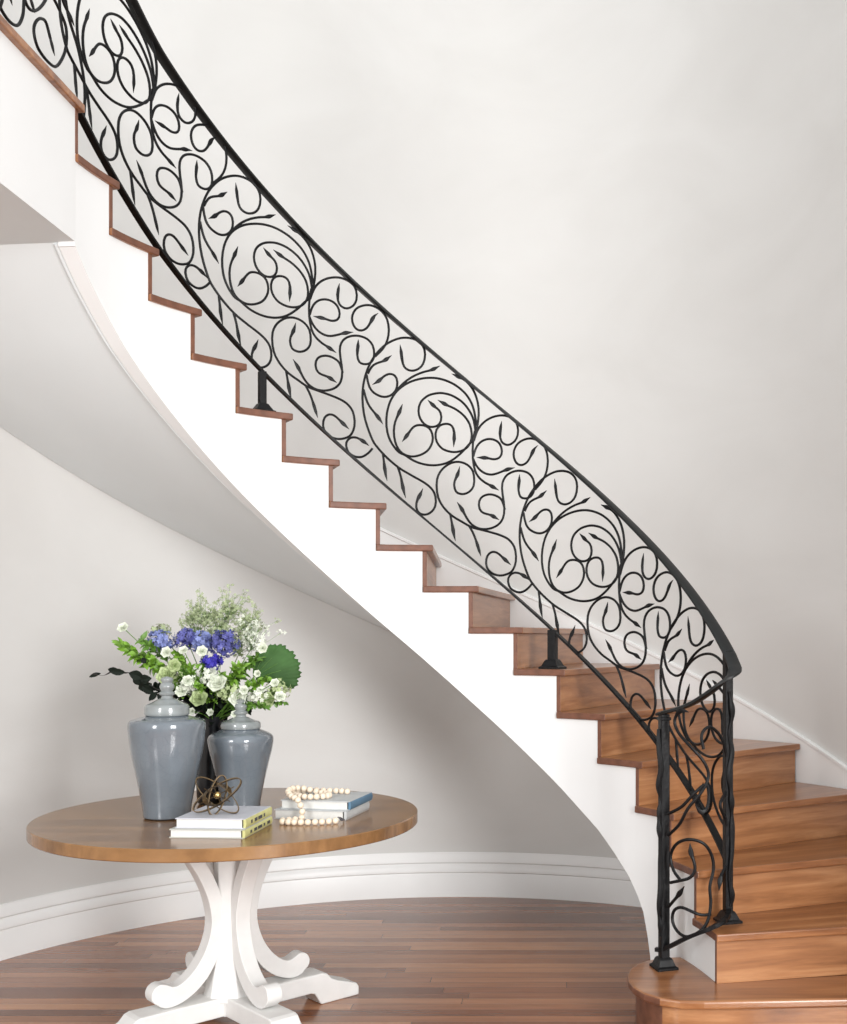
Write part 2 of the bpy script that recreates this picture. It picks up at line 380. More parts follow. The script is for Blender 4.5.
ZB = [(1.0, 0), (3.50, 0), (3.56, .03), (3.62, .13), (3.70, .21), (3.82, .30), (3.98, .36), (4.2, .425), (4.54, .50), (5.0, .595), (5.5, .68), (6.0, .77), (6.6, .874), (7.85, 1.094), (9.08, 1.314), (10.1, 1.492), (11.5, 1.741), (13.0, 2.005), (14.4, 2.255), (15.6, 2.465), (16.5, 2.640), (17.0, 2.741)]
def zbot(n):
    for (a, za), (b, zb_) in zip(ZB, ZB[1:]):
        if a <= n <= b: return za + (zb_ - za) * (n - a) / (b - a)
    return ZB[-1][1]

# stringer : stepped top, curved bottom, 6 cm thick
bm = bmesh.new()
r0, r1 = RI, RI + .06
for s in range(1, 17 + 0):
    # segment between riser s (angle n=s) and n=s+1, under tread s+1
    top = (s + 1) * H - TT
    e = .030                                    # the riser board stands in front of each rise
    ns = sorted(set([s + e, s + 1 + e] + [s + e + k / 6 for k in range(1, 6)] + [q for q, _ in ZB if s + e < q < s + 1 + e]))
    rings = []
    for n in ns:
        a = ang(n); p, q = polar(r_in(n), a), polar(r1, a); z = max(0, zbot(n)) - (0.0)
        rings.append([(p.x, p.y, z), (p.x, p.y, top), (q.x, q.y, top), (q.x, q.y, z)])
    loft(bm, rings)
bmesh.ops.remove_doubles(bm, verts=bm.verts, dist=1e-5)
# drop the internal walls left between segments (faces sharing all verts with a twin)
seen = {}
for fc in list(bm.faces):
    key = tuple(sorted((round(fc.calc_center_median().x, 4), round(fc.calc_center_median().y, 4), round(fc.calc_center_median().z, 4))))
    seen.setdefault(key, []).append(fc)
link('stringer', bm, M['white'], stair)

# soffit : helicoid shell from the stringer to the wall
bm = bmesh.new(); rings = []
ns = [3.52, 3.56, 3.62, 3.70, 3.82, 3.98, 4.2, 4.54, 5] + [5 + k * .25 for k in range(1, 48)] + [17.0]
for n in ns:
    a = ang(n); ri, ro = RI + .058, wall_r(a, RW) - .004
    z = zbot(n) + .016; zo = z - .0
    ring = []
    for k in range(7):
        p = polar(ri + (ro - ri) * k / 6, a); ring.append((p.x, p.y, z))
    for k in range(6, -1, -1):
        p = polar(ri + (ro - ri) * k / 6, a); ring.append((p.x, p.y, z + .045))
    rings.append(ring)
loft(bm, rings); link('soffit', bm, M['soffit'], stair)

# narrow bead where the soffit meets the stringer
bm = bmesh.new(); path = []
for k in range(101):
    n = 6 + 11 * k / 100; p = polar(RI + .070, ang(n)); path.append((p.x, p.y, zbot(n) + .012))
tube(bm, path, .009, 8); link('bead_moulding', bm, M['soffit'], stair)

def local_link(name, bm, mat, a, z, parent, **kw):
    """object whose local x runs along the radial direction, so the grain follows the board"""
    c = polar(1.65, a)
    mw = Matrix.Translation((c.x, c.y, z)) @ Matrix.Rotation(a, 4, 'Z')
    bmesh.ops.transform(bm, matrix=mw.inverted(), verts=bm.verts)
    o = link(name, bm, mat, None, **kw)
    o.parent = parent; o.matrix_parent_inverse = PINV[parent.name]
    o.matrix_basis = mw
    if 'tread' in name or 'riser' in name:                 # inner end faces carry their shade as a darker colour
        o.data.materials.append(M['shaded_end'])
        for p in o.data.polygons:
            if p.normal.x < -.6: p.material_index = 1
    return o

TWIST = .016                  # risers are not quite radial
STEP_SHIFT = .0115            # the risers stand a little downhill of the pitch points
def tread_plan(n, over, inset, back, ov_in=.012):
    """plan polygon of tread n: front at riser n-1 angle shifted by over, back at riser n angle plus back"""
    a0, a1 = ang(n - 1) - STEP_SHIFT, ang(n) - STEP_SHIFT
    b0, b1 = a0 + TWIST, a1 + TWIST
    t0 = Vector((sin(a0), -cos(a0)))                       # downhill tangent at front
    f_in = polar(r_in(n - 1) - ov_in, a0) + t0 * over
    f_out = polar(wall_r(b0, RW) - inset, b0) + t0 * over
    d = f_out - WC
    if d.length > RW - inset: f_out = WC + d.normalized() * (RW - inset)
    t1 = Vector((-sin(a1), cos(a1)))
    pts = [f_in, f_out]
    for k in range(1, 7):
        a = b0 + (b1 - b0) * k / 6 + (back / 2.1 if k == 6 else 0)
        pts.append(polar(wall_r(a, RW) - inset, a))
    for k in range(6, 0, -1):
        a = a0 + (a1 - a0) * k / 6 + (back / 1.14 if k == 6 else 0)
        pts.append(polar(r_in(n - 1 + k / 6) - ov_in, a))
    return pts

for n in range(2, 18):
    bm = bmesh.new(); prism(bm, tread_plan(n, OV, .022, .016, .012), n * H - TT, n * H)
    local_link('tread', bm, M['tread'], (ang(n - 1) + ang(n)) / 2, n * H, stair, smooth=False, bevel=.005, seg=3)
for n in range(2, 19):
    a = ang(n - 1) - STEP_SHIFT; up_ = Vector((-sin(a), cos(a)))
    p0, p1 = polar(r_in(n - 1) - .002, a), polar(wall_r(a + TWIST, RW) - .024, a + TWIST)
    bm = bmesh.new(); prism(bm, [p0, p1, p1 + up_ * .018, p0 + up_ * .018], (n - 1) * H, n * H - TT)
    local_link('riser', bm, M['riser'], a, (n - .5) * H, stair, smooth=False, bevel=.001, seg=1)

# bottom step with a rounded bullnose end
bull = [(1.62, 3.70), (1.30, 3.688), (1.006, 3.676), (.75, 3.660), (.52, 3.648), (.44, 3.655), (.375, 3.684), (.325, 3.735), (.295, 3.80), (.282, 3.87), (.284, 3.946), (.298, 4.01), (.328, 4.07), (.37, 4.115), (.43, 4.15), (.52, 4.165), (.585, 4.13)]
bk = [polar(RI + .05, ang(n)) for n in (1.9, 1.5, 1.0)]
wl = [polar(wall_r(ang(n), RW) - .022, ang(n)) for n in (1.0, .5)]
cen = Vector((.62, 3.9))
top_pts = [Vector(p) for p in bull] + bk + wl
bm = bmesh.new(); prism(bm, top_pts, H - .03, H)
local_link('tread', bm, M['tread'], .03, H, stair, smooth=False, bevel=.008, seg=3)
def inset_bull(d):
    c = Vector((.47, 3.92)); out = []
    for p in bull:
        p = Vector(p)
        if p.x > .5 and p.y < 3.8: out.append(p + Vector((0, d)))
        else: out.append(c + (p - c) * (1 - d / (p - c).length))
    return out
bm = bmesh.new(); prism(bm, inset_bull(.03) + [b_ - Vector((0, .01)) for b_ in bk] + wl, 0, H - .03)
o = local_link('riser', bm, M['riser'], .03, .1, stair, smooth=True)

# ------------------------------------------------------------------ upper landing
ea = polar(RI, ang(17))
Yf = 2.4
edge_top = Vector((-1.645, Yf))
lp = [ea, Vector((-1.640, 3.27)), edge_top, Vector((XL + .003, Yf)), Vector((XL + .003, WC.y - .02))]
lw = polar(wall_r(ang(17), RW) - .006, ang(17))
bm = bmesh.new(); prism(bm, lp + [lw], 2.757, LAND - TT)
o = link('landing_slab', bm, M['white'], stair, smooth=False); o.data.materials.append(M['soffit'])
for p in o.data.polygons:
    if p.normal.z < -.9: p.material_index = 1  # underside takes the cool tint that offsets the floor bounce
bm = bmesh.new()
e2 = Vector((.022, 0))
prism(bm, [ea + e2 + Vector((.0, OV)), Vector((-1.640, 3.27)) + e2, edge_top + e2, Vector((XL + .024, Yf)), Vector((XL + .024, WC.y - .03)), polar(wall_r(ang(17), RW) - .024, ang(17)) + Vector((0, OV))], LAND - TT, LAND)
link('landing_floorboards', bm, M['tread'], stair, smooth=False, bevel=.005)

# ================================================================== RAILING
NL = 17.0                                    # the landing starts here
def rail_pt(n, w, r=RR):
    """point on the railing surface: n counts treads along the run, w is the height above the pitch line"""
    q = max(0, min(1, (n - 14.4) / 1.1)); w += .035 * q * q * (3 - 2 * q) * min(1, w)
    s = max(0, min(n - 16.25, .6)); zb = min(n, 16.25) * H + H * (s - s * s / 1.2)   # the pitch eases to level at the landing
    if n <= NL:
        p = polar(r, ang(n)); return Vector((p.x, p.y, zb + w)), Vector((cos(ang(n)), sin(ang(n)), 0))
    a = ang(NL); p = polar(r, a); s = (n - NL) * DTH * r; z = zb
    # the railing straightens along the landing edge
    return Vector((p.x - s * .015, p.y - s, z + w)), Vector((-1, 0, 0))

rail = empty('stair_railing', (.424, 4.018, H), 'black wrought iron stair railing of leafy scrolls sweeping up the curved stair', 'railing')
NEWEL = Vector((.424, 4.018)); POST = polar(RR, ang(1.56))
WT, WB = 1.068, .300
NTOP = 22.8

def rail_path(w, n_end, tail, step=.12):
    pts = []; nn = NTOP
    while nn > n_end: pts.append(rail_pt(nn, w)[0]); nn -= step
    return pts + tail

# handrail: down the helix, a tight turn over the second post, then back to the newel
def turn(w, zend):
    e = rail_pt(1.50, w)[0]; a = ang(1.28); e2 = Vector((*polar(RR - .004, a), 1.28 * H + w))
    Z = lambda k: e2.z + (zend - e2.z) * k
    P = catmull([e, e2, Vector((.664, 3.888, Z(.10))), Vector((.645, 3.868, Z(.20))), Vector((.612, 3.872, Z(.34))), Vector((.57, 3.900, Z(.54))), Vector((.50, 3.953, Z(.80))), Vector((NEWEL.x - .030, NEWEL.y + .004, zend))], .008)
    return smooth_pts(P, 4)
bar = [(-.024, -.005), (-.021, -.007), (.021, -.007), (.024, -.005), (.024, .003), (.014, .007), (-.014, .007), (-.024, .003)]
hp = rail_path(WT, 1.5, turn(WT, 1.112))
bm = bmesh.new(); nrm = []
sc_ = [(1, 1)] * (len(hp) - 8) + [(.97, 1), (.93, 1), (.86, 1), (.76, 1), (.64, .9), (.5, .9), (.33, .8), (.12, .6)]
sweep(bm, hp, bar, up=(0, 0, 1), scales=sc_); link('handrail', bm, M['iron_rail'], rail)
bm = bmesh.new()
bp = rail_path(WB, 1.50, [])
sweep(bm, bp, [(-.014, -.0045), (.014, -.0045), (.014, .0045), (-.014, .0045)], up=(0, 0, 1)); link('bottom_rail', bm, M['iron'], rail, smooth=False)
# low rail of the end panel
def P3(u, z, full=.105):
    """point on the end panel, which bows out toward the hall between the newel and the second post"""
    b = full * max(0, sin(pi * min(1, max(0, u)))) ** .8
    return Vector((NEWEL.x + (POST.x - NEWEL.x) * u - .134 * b, NEWEL.y + (POST.y - NEWEL.y) * u - b, z + b * (EYE - z) * .25))
bm = bmesh.new()
lowp = catmull([(NEWEL.x - .030, NEWEL.y + .01, .246), (NEWEL.x, NEWEL.y - .012, .254), (.495, 3.905, .322), (.560, 3.850, .366), (.610, 3.850, .392), (.640, 3.90, .402), (POST.x, POST.y - .01, .405)], .015)
sweep(bm, lowp, [(-.009, -.007), (.009, -.007), (.009, .007), (-.009, .007)], up=(0, 0, 1)); link('panel_rail', bm, M['iron'], rail, smooth=False)

def post(p, z0, z1, s, plate, rot):
    bm = bmesh.new()
    z0 += .0006; box(bm, (p.x, p.y, (z0 + z1) / 2), (s, s, z1 - z0), rot)
    po = link('post', bm, M['iron'], rail, smooth=False, bevel=.003)
    bm = bmesh.new(); c, q = cos(rot), sin(rot); rings = []
    for hw, z in ((plate, 0), (plate, .008), (plate * .8, .013), (s * .75, .034), (s * .62, .040)):
        rings.append([(p.x + c * a - q * b, p.y + q * a + c * b, z0 + z) for a, b in ((-hw, -hw), (hw, -hw), (hw, hw), (-hw, hw))])
    loft(bm, rings); fp = link('foot_plate', bm, M['iron'], po, smooth=False)
    return po
post(NEWEL, H, 1.115, .034, .041, .3)
post(POST, 2 * H, 1.62 * H + WT - .01, .030, .040, ang(1.56))
pA = polar(RR, ang(6.27)); post(pA, 7 * H, 6.27 * H + WB, .036, .046, ang(6.27))
pB = polar(RR, ang(12.32)); post(pB, 13 * H, 12.32 * H + WB, .030, .044, ang(12.32))
# newel cap and the hammered strap that wraps the newel
bm = bmesh.new(); box(bm, (NEWEL.x, NEWEL.y, 1.098), (.042, .042, .012), .3); link('newel_cap', bm, M['iron'], rail, smooth=False, bevel=.003)
bm = bmesh.new(); tw = []; rad = []
for k in range(120):
    t = k / 119; z = .30 + t * .76
    tw.append((NEWEL.x - .017 + .004 * sin(t * 23 + 2 * sin(t * 9)), NEWEL.y - .016 + .004 * cos(t * 19), z)); rad.append(.006 + .005 * sin(t * 17 + 1.5 * sin(t * 11)) ** 2)
tube(bm, tw, .01, 8, radii=rad); link('vine_strap', bm, M['iron'], rail)
bm = bmesh.new(); tw = []; rad = []
for k in range(120):
    t = k / 119; z = .42 + t * .78
    tw.append((POST.x + .008 + .005 * sin(t * 21 + 2 * sin(t * 8)), POST.y - .018 + .004 * cos(t * 17), z)); rad.append(.006 + .005 * sin(t * 16 + sin(t * 13)) ** 2)
tube(bm, tw, .01, 8, radii=rad); link('vine_strap', bm, M['iron'], rail)

LEAF = .058
def iron_stroke(kind, ls, le, pts3, normals, parent=rail, rr=.0052):
    """round rod along pts3; leaf-shaped blades at the flagged ends are children"""
    n = len(pts3); L = [0]
    for a, b in zip(pts3, pts3[1:]): L.append(L[-1] + (b - a).length)
    tot = L[-1]
    if tot < .05: return
    i0 = 0; i1 = n - 1
    if ls: i0 = next(i for i in range(n) if L[i] >= min(LEAF, tot * .4) * .85)
    if le: i1 = max(i for i in range(n) if L[i] <= tot - min(LEAF, tot * .45) * .85)
    if i1 - i0 < 2: return
    bm = bmesh.new(); c8 = circ(8, rr)
    sweep(bm, pts3[i0:i1 + 1], c8, normals=normals[i0:i1 + 1])
    st = link(kind, bm, M['iron'], parent)
    def leaf(idx):
        P = [pts3[i] for i in idx]; Nn = [normals[i] for i in idx]
        LL = [0]
        for a, b in zip(P, P[1:]): LL.append(LL[-1] + (b - a).length)
        prof = [(0, 1.0), (.12, .95), (.28, 1.35), (.42, 1.75), (.55, 1.65), (.7, 1.05), (.85, .6), (1, .18)]
        sc = []
        for l in LL:
            t = l / LL[-1]
            for (a, va), (b, vb) in zip(prof, prof[1:]):
                if a <= t <= b: v = va + (vb - va) * (t - a) / (b - a); break
            sc.append((v, min(1, v) * .8 if t > .15 else 1))
        bm = bmesh.new(); sweep(bm, P, c8, normals=Nn, scales=sc); link('leaf', bm, M['iron'], st)
    if ls: leaf(list(range(i0 + 1, -1, -1)))
    if le: leaf(list(range(i1 - 1, n)))

OFFS = [(15.52, 0.01), (12.20, -.012), (8.839, 0), (5.56, -.018), (2.22, -.02), (18.78, 0), (22.09, 0)]
# bigger open hooks where the railing levels out at the landing
HOOKS = [('scroll', 1, [(17.426, 0.695), (17.357, 0.62), (17.218, 0.586), (16.97, 0.566), (16.751, 0.522), (16.788, 0.448), (17.041, 0.368), (17.357, 0.35), (17.695, 0.361), (17.81, 0.404), (17.662, 0.452), (17.426, 0.473), (17.288, 0.442), (17.112, 0.394)]),
    ('scroll', 1, [(18.02, 0.633), (18.052, 0.531), (18.115, 0.475), (18.115, 0.423), (18.271, 0.363), (18.515, 0.343), (18.78, 0.352), (18.952, 0.386), (18.924, 0.429), (18.722, 0.461), (18.604, 0.439), (18.454, 0.401)]),
    ('leaf_twig', 1, [(18.052, 0.528), (17.924, 0.492), (17.761, 0.459)]),
    ('leaf_twig', 0, [(16.861, 0.77), (16.824, 0.67), (16.714, 0.579), (16.412, 0.509), (16.257, 0.419), (16.296, 0.307)])]
for kind, le, pts in HOOKS:
    q = [rail_pt(p.x, min(max(p.y, WB + .004), WT)) for p in smooth_pts(catmull([(a, b, 0) for a, b in pts], .03), 2)]
    iron_stroke(kind, 0, le, [a for a, b in q], [b for a, b in q])
for base, dw in OFFS:
    for si, (kind, ls, le, pts) in enumerate(STROKES):
        if base == 18.78 and si in (17, 20, 21, 22): continue
        P2 = smooth_pts(catmull([(a, b, 0) for a, b in pts], .035), 2)
        # cut where the run ends at the second post
        runs = [[]]
        for p in P2:
            n = base + p.x
            if n < 1.60 or n > NTOP - .05:
                if runs[-1]: runs.append([])
                continue
            runs[-1].append(p)
        for ri_, run in enumerate(runs):
            if len(run) < 5: continue
            full = len(run) == len(P2)
            s_ok = run[0] is P2[0]; e_ok = run[-1] is P2[-1]
            q = [rail_pt(base + p.x, min(max(p.y + dw, WB + .004), WT - .002)) for p in run]
            iron_stroke({'twig': 'leaf_twig', 'circle': 'ring_scroll', 'stem': 'stem_scroll'}.get(kind, 'scroll'), ls and s_ok, le and e_ok, [a for a, b in q], [b for a, b in q])
pn = Vector((-(POST.y - NEWEL.y), POST.x - NEWEL.x, 0)).normalized()
for kind, ls, le, pts in PANEL_STROKES:
    q = smooth_pts(catmull([P3(min(u, .99), z) for u, z in pts], .012), 1)
    iron_stroke('panel_scroll', ls, le, q, [pn] * len(q), rr=.0058)

# ================================================================== ROUND TABLE
TC = Vector((-1.148, 3.950)); TR = .669; TZ = .76
table = empty('round_table', (TC.x, TC.y, 0), 'round pedestal table with an oiled timber top and white painted scrolled legs', 'table')
bm = bmesh.new()
lathe(bm, [(TR - .02, .718), (TR - .003, .718), (TR, .721), (TR, .757), (TR - .003, TZ), (TR - .02, TZ)], (TC.x, TC.y, 0), 128)
tt = link('tabletop', bm, M['tabletop'], table, loc=(TC.x, TC.y, 0)); tt.matrix_parent_inverse = PINV[table.name]
A0 = radians(44)
def ring_xy(u, v, a):      # u along the arm, v across
    return TC.x + cos(a) * u - sin(a) * v, TC.y + sin(a) * u + cos(a) * v
# mounting plate with chamfered edge
bm = bmesh.new(); rings = []
for s_, z in ((.20, .690), (.25, .712), (.25, .7175)):
    rings.append([(*ring_xy(a * s_, b * s_, A0), z) for a, b in ((-1, -1), (1, -1), (1, 1), (-1, 1))])
loft(bm, rings); link('mounting_plate', bm, M['table_white'], table, smooth=False, bevel=.003)
# tapering column
bm = bmesh.new(); rings = []
for s_, z in ((.088, .100), (.084, .13), (.068, .22), (.056, .40), (.053, .52), (.056, .69)):
    r = []
    for a, b in ((-1, -.55), (-.55, -1), (.55, -1), (1, -.55), (1, .55), (.55, 1), (-.55, 1), (-1, .55)):
        r.append((*ring_xy(a * s_, b * s_, A0 + pi / 4), z))
    rings.append(r)
loft(bm, rings); link('column', bm, M['table_white'], table, smooth=False, bevel=.003)
# four bowed legs with a curled toe
outer = [(.235, .690), (.205, .655), (.170, .605), (.132, .540), (.103, .470), (.089, .400), (.095, .340), (.118, .280), (.152, .232), (.190, .200), (.222, .188), (.246, .196), (.262, .204)]
inner = [(.180, .690), (.148, .655), (.112, .600), (.076, .535), (.050, .465), (.038, .400), (.044, .330), (.066, .258), (.104, .195), (.155, .150), (.212, .124), (.262, .122), (.292, .142)]
oc = catmull([(a, b, 0) for a, b in outer], .02); 
def resample(P, n):
    P = [Vector((a, b, 0)) for a, b in P]; Q = catmull(P, .005); L = [0]
    for a, b in zip(Q, Q[1:]): L.append(L[-1] + (b - a).length)
    out = []
    for k in range(n):
        t = L[-1] * k / (n - 1); i = max(0, min(len(L) - 2, next((i for i in range(len(L) - 1) if L[i + 1] >= t), len(L) - 2)))
        f_ = (t - L[i]) / max(1e-9, L[i + 1] - L[i]); out.append(Q[i].lerp(Q[i + 1], min(1, f_)))
    return out
no = 40
O, I = resample(outer, no), resample(inner, no)
for q in range(4):
    a = A0 + q * pi / 2; bm = bmesh.new(); rings = []
    for p, r in zip(O, I):
        rings.append([(*ring_xy(p.x, -.028, a), p.y), (*ring_xy(p.x, .028, a), p.y), (*ring_xy(r.x, .028, a), r.y), (*ring_xy(r.x, -.028, a), r.y)])
    # rounded toe
    for t in (.25, .5, .75, .95):
        c0, c1 = O[-1], I[-1]; mid = (c0 + c1) / 2; e = (c0 - c1) / 2; d = Vector((e.y, -e.x, 0)); 
        if d.x < 0: d = -d
        th = t * pi / 2; k0 = mid + e * cos(th) + d * sin(th) * .9; k1 = mid - e * cos(th) + d * sin(th) * .9
        rings.append([(*ring_xy(k0.x, -.028, a), k0.y), (*ring_xy(k0.x, .028, a), k0.y), (*ring_xy(k1.x, .028, a), k1.y), (*ring_xy(k1.x, -.028, a), k1.y)])
    loft(bm, rings); link('leg', bm, M['table_white'], table, bevel=.004)
# four floor arms of the cross base
top = [(.0, .118), (.355, .118), (.372, .112), (.392, .090), (.425, .074), (.47, .060), (.505, .047), (.515, .034), (.515, 0)]
bot = [(.0, .050), (.30, .050), (.318, .045), (.332, .022), (.342, .004), (.35, 0), (.40, 0), (.45, 0), (.515, 0)]
for q in range(4):
    a = A0 + q * pi / 2; bm = bmesh.new(); rings = []
    # outline in the vertical plane of the arm, given a thickness
    outl = [(u, z) for u, z in top] + [(u, z) for u, z in bot[-2::-1]]
    outl = [p if p[0] > 0 else (.052, p[1]) for p in outl]
    w = .052
    L0 = [bm.verts.new((*ring_xy(u, -w, a), z)) for u, z in outl]; L1 = [bm.verts.new((*ring_xy(u, w, a), z)) for u, z in outl]
    bm.faces.new(L0); bm.faces.new(L1[::-1])
    for i in range(len(outl)): bm.faces.new((L0[i], L0[(i + 1) % len(outl)], L1[(i + 1) % len(outl)], L1[i]))
    link('base_arm', bm, M['table_white'], table, smooth=False, bevel=.005)
bm = bmesh.new(); prism(bm, [ring_xy(a * .055, b * .055, A0) for a, b in ((-1, -1), (1, -1), (1, 1), (-1, 1))], .050, .1175)
link('base_hub', bm, M['table_white'], table, smooth=False)

# ================================================================== JARS
def jar(name, c, label, s, prof, lidp, fin):
    t = empty(name, (c[0], c[1], TZ), label, 'jar', 'grey glazed ginger jars')
    P = lambda pr: [(r * s, z * s) for r, z in pr]
    def lz(nm, pr, mat, par):
        dense = catmull([(a, b, 0) for a, b in pr], .006)
        bm = bmesh.new(); lathe(bm, [(max(.0005, p.x), p.y) for p in dense], (c[0], c[1], TZ), 64)
        o = link(nm, bm, mat, par); return o
    lz('body', prof, M['glaze'], t); ld = lz('lid', lidp, M['lid_glaze'], t); lz('finial', fin, M['lid_glaze'], ld)
    return t
# tall jar
jar('ginger_jar', (-1.350, 3.862), 'taller grey blue glazed ginger jar standing at the left of the table', 1,
    [(.001, .0005), (.074, .001), (.080, .006), (.082, .03), (.090, .08), (.106, .16), (.121, .23), (.128, .282), (.131, .315), (.1305, .333), (.126, .343), (.110, .350), (.085, .356), (.070, .361), (.066, .366)],
    [(.073, .362), (.076, .366), (.075, .392), (.071, .399), (.055, .405), (.038, .414), (.026, .420), (.001, .421)],
    [(.026, .417), (.019, .425), (.018, .430), (.026, .435), (.028, .441), (.019, .447), (.022, .453), (.0255, .462), (.022, .472), (.017, .477), (.021, .485), (.018, .494), (.001, .499)])
jar('ginger_jar', (-1.152, 4.085), 'shorter grey blue glazed ginger jar behind the brass orb sculpture', 1,
    [(.001, .0005), (.064, .001), (.071, .006), (.074, .03), (.085, .09), (.103, .17), (.114, .215), (.119, .248), (.1185, .262), (.112, .273), (.095, .283), (.078, .290), (.066, .296), (.064, .300)],
    [(.071, .296), (.073, .300), (.072, .316), (.067, .322), (.050, .327), (.035, .334), (.025, .339), (.001, .340)],
    [(.024, .337), (.018, .345), (.025, .352), (.026, .358), (.018, .364), (.022, .372), (.0235, .382), (.017, .391), (.019, .401), (.001, .412)])

# ================================================================== BOOKS
def book(c, s, rz, label, cover, spine, spine_side='x', lines=0):
    """c = base centre, s = (x, y, z). spine on the +x side, page edges toward the viewer"""
    t = empty('book', c, label, 'book', 'books on the round table')
    t.rotation_euler = (0, 0, rz); PINV[t.name] = Matrix.Identity(4)
    w, d, h = s
    def part(nm, bm, mat, par=t, sm=False, bv=.0006):
        o = link(nm, bm, mat, None, smooth=sm, bevel=bv); o.parent = par; return o
    bm = bmesh.new()
    box(bm, (0, 0, .0015), (w, d, .003)); box(bm, (0, 0, h - .0015), (w, d, .003)); part('cover', bm, cover)
    bm = bmesh.new(); rings = []
    for k in range(7):
        th = -pi / 2 + pi * k / 6; rings.append((w / 2 - .002 + .006 * cos(th), h / 2 + (h / 2 - .0001) * sin(th)))
    outl = [(w / 2 - .006, .0001)] + rings + [(w / 2 - .006, h - .0001)]
    A = [bm.verts.new((x, -d / 2, z)) for x, z in outl]; B = [bm.verts.new((x, d / 2, z)) for x, z in outl]
    bm.faces.new(A); bm.faces.new(B[::-1])
    for i in range(len(outl)): bm.faces.new((A[i], A[(i + 1) % len(outl)], B[(i + 1) % len(outl)], B[i]))
    sp = part('spine', bm, spine, sm=True)
    bm = bmesh.new(); box(bm, (-.004, 0, h / 2), (w - .016, d - .008, h - .0062)); part('page_block', bm, M['pages'], bv=0)
    for k in range(lines):
        bm = bmesh.new(); box(bm, (w / 2 + .0042, -d * .30 + d * .16 * k, h * .5), (.0008, d * (.05 + .05 * ((k * 7) % 3)), h * .34))
        part('spine_lettering', bm, M['ink'], sp, bv=0)
    return t
def q3(c, off, rz):
    return (c[0] + cos(rz) * off[0] - sin(rz) * off[1], c[1] + sin(rz) * off[0] + cos(rz) * off[1], off[2])
book((-1.076, 3.598, TZ), (.243, .275, .028), radians(-3.5), 'lower white book with a yellow green spine under the brass orb', M['cream_cover'], M['yellow'], lines=5)
book((-1.070, 3.606, TZ + .0282), (.228, .262, .032), radians(-3.5), 'pale lilac topped book directly under the brass orb', M['lilac'], M['yellow'], lines=4)
book((-.815, 3.935, TZ), (.262, .250, .033), radians(-9), 'lower pale grey book under the wooden beads', M['grey_cover'], M['grey_cover'])
book((-.800, 3.945, TZ + .0332), (.255, .240, .031), radians(-9), 'book with a slate blue spine on top of the right stack, beads lying on it', M['grey_cover'], M['blue_cover'])

# ================================================================== BRASS ORB
OC = Vector((-1.085, 3.575, TZ + .0602 + .060))
orb = empty('orb_sculpture', (OC.x, OC.y, TZ + .0602), 'openwork sculpture of crossed brass rings on the lilac book', 'sculpture')
for lean, az, ra, rb in ((33, 12, .088, .030), (-36, -10, .088, .030), (70, 60, .066, .026), (6, 75, .074, .030)):
    bm = bmesh.new(); m = Matrix.Rotation(radians(az), 4, 'Z') @ Matrix.Rotation(radians(-lean), 4, 'Y') @ Matrix.Rotation(radians(64), 4, 'X')
    rings = []; n = 72
    for k in range(n):
        a = 2 * pi * k / n; e = Vector((ra * cos(a), rb * sin(a), 0)); o_ = Vector((rb * cos(a), ra * sin(a), 0)).normalized(); r = []
        for dr, dz in ((-.0014, -.0062), (.0014, -.0062), (.0014, .0062), (-.0014, .0062)):
            r.append(OC + m @ (e + o_ * dr + Vector((0, 0, dz))))
        rings.append(r)
    rings.append(rings[0]); loft(bm, rings, caps=False); bmesh.ops.remove_doubles(bm, verts=bm.verts, dist=1e-6)
    link('ring', bm, M['brass'], orb)
bm = bmesh.new(); bmesh.ops.create_uvsphere(bm, u_segments=20, v_segments=12, radius=.012, matrix=Matrix.Translation(OC)); link('centre_ball', bm, M['brass_bead'], orb)
bm = bmesh.new()
for k in range(3):
    d = Vector((cos(k * 2.1), sin(k * 2.1), .5)).normalized() * .062; tube(bm, [OC - d, OC + d], .0016, 6)
link('cross_wire', bm, M['brass'], orb)

# ================================================================== BEADS
garland = empty('bead_garland', (-.83, 3.86, TZ), 'string of cream wooden beads looped over the blue spined book', 'beads')
zt = TZ + .0645
gp = [(-.735, 3.985, zt + .010), (-.775, 4.00, zt + .010), (-.815, 4.005, zt + .010), (-.855, 4.00, zt + .012), (-.905, 3.985, zt + .010), (-.925, 3.94, zt + .010), (-.905, 3.895, zt + .010),
      (-.875, 3.855, zt + .011), (-.845, 3.838, zt + .012), (-.805, 3.845, zt + .012), (-.782, 3.882, zt + .010), (-.795, 3.925, zt + .010), (-.835, 3.955, zt + .012), (-.88, 3.955, zt + .024), (-.915, 3.925, zt + .030),
      (-.925, 3.880, zt + .026), (-.905, 3.835, zt + .016), (-.872, 3.798, zt + .006), (-.855, 3.778, zt - .022), (-.850, 3.768, TZ + .016), (-.875, 3.752, TZ + .0105), (-.905, 3.740, TZ + .0105),
      (-.908, 3.715, TZ + .0105), (-.870, 3.702, TZ + .0105), (-.82, 3.700, TZ + .0105), (-.77, 3.708, TZ + .0105), (-.728, 3.728, TZ + .0105)]
gc = catmull(gp, .004)
bm = bmesh.new(); tube(bm, gc[::3] + [gc[-1]], .0018, 6); link('cord', bm, M['string'], garland)
bead_me = None; acc = 0; last = gc[0]; nb = 0; pts_b = [gc[0]]
for p in gc[1:]:
    acc += (p - last).length; last = p
    if acc >= .0205: pts_b.append(p); acc = 0
for p in pts_b[:98]:
    if bead_me is None:
        bm = bmesh.new(); bmesh.ops.create_uvsphere(bm, u_segments=16, v_segments=10, radius=.0112)
        b0 = link('bead', bm, M['bead'], None); bead_me = b0.data; b = b0
    else:
        b = b0.copy(); COL.objects.link(b)
    b.parent = garland; b.matrix_parent_inverse = PINV[garland.name]; b.location = p
bm = bmesh.new()
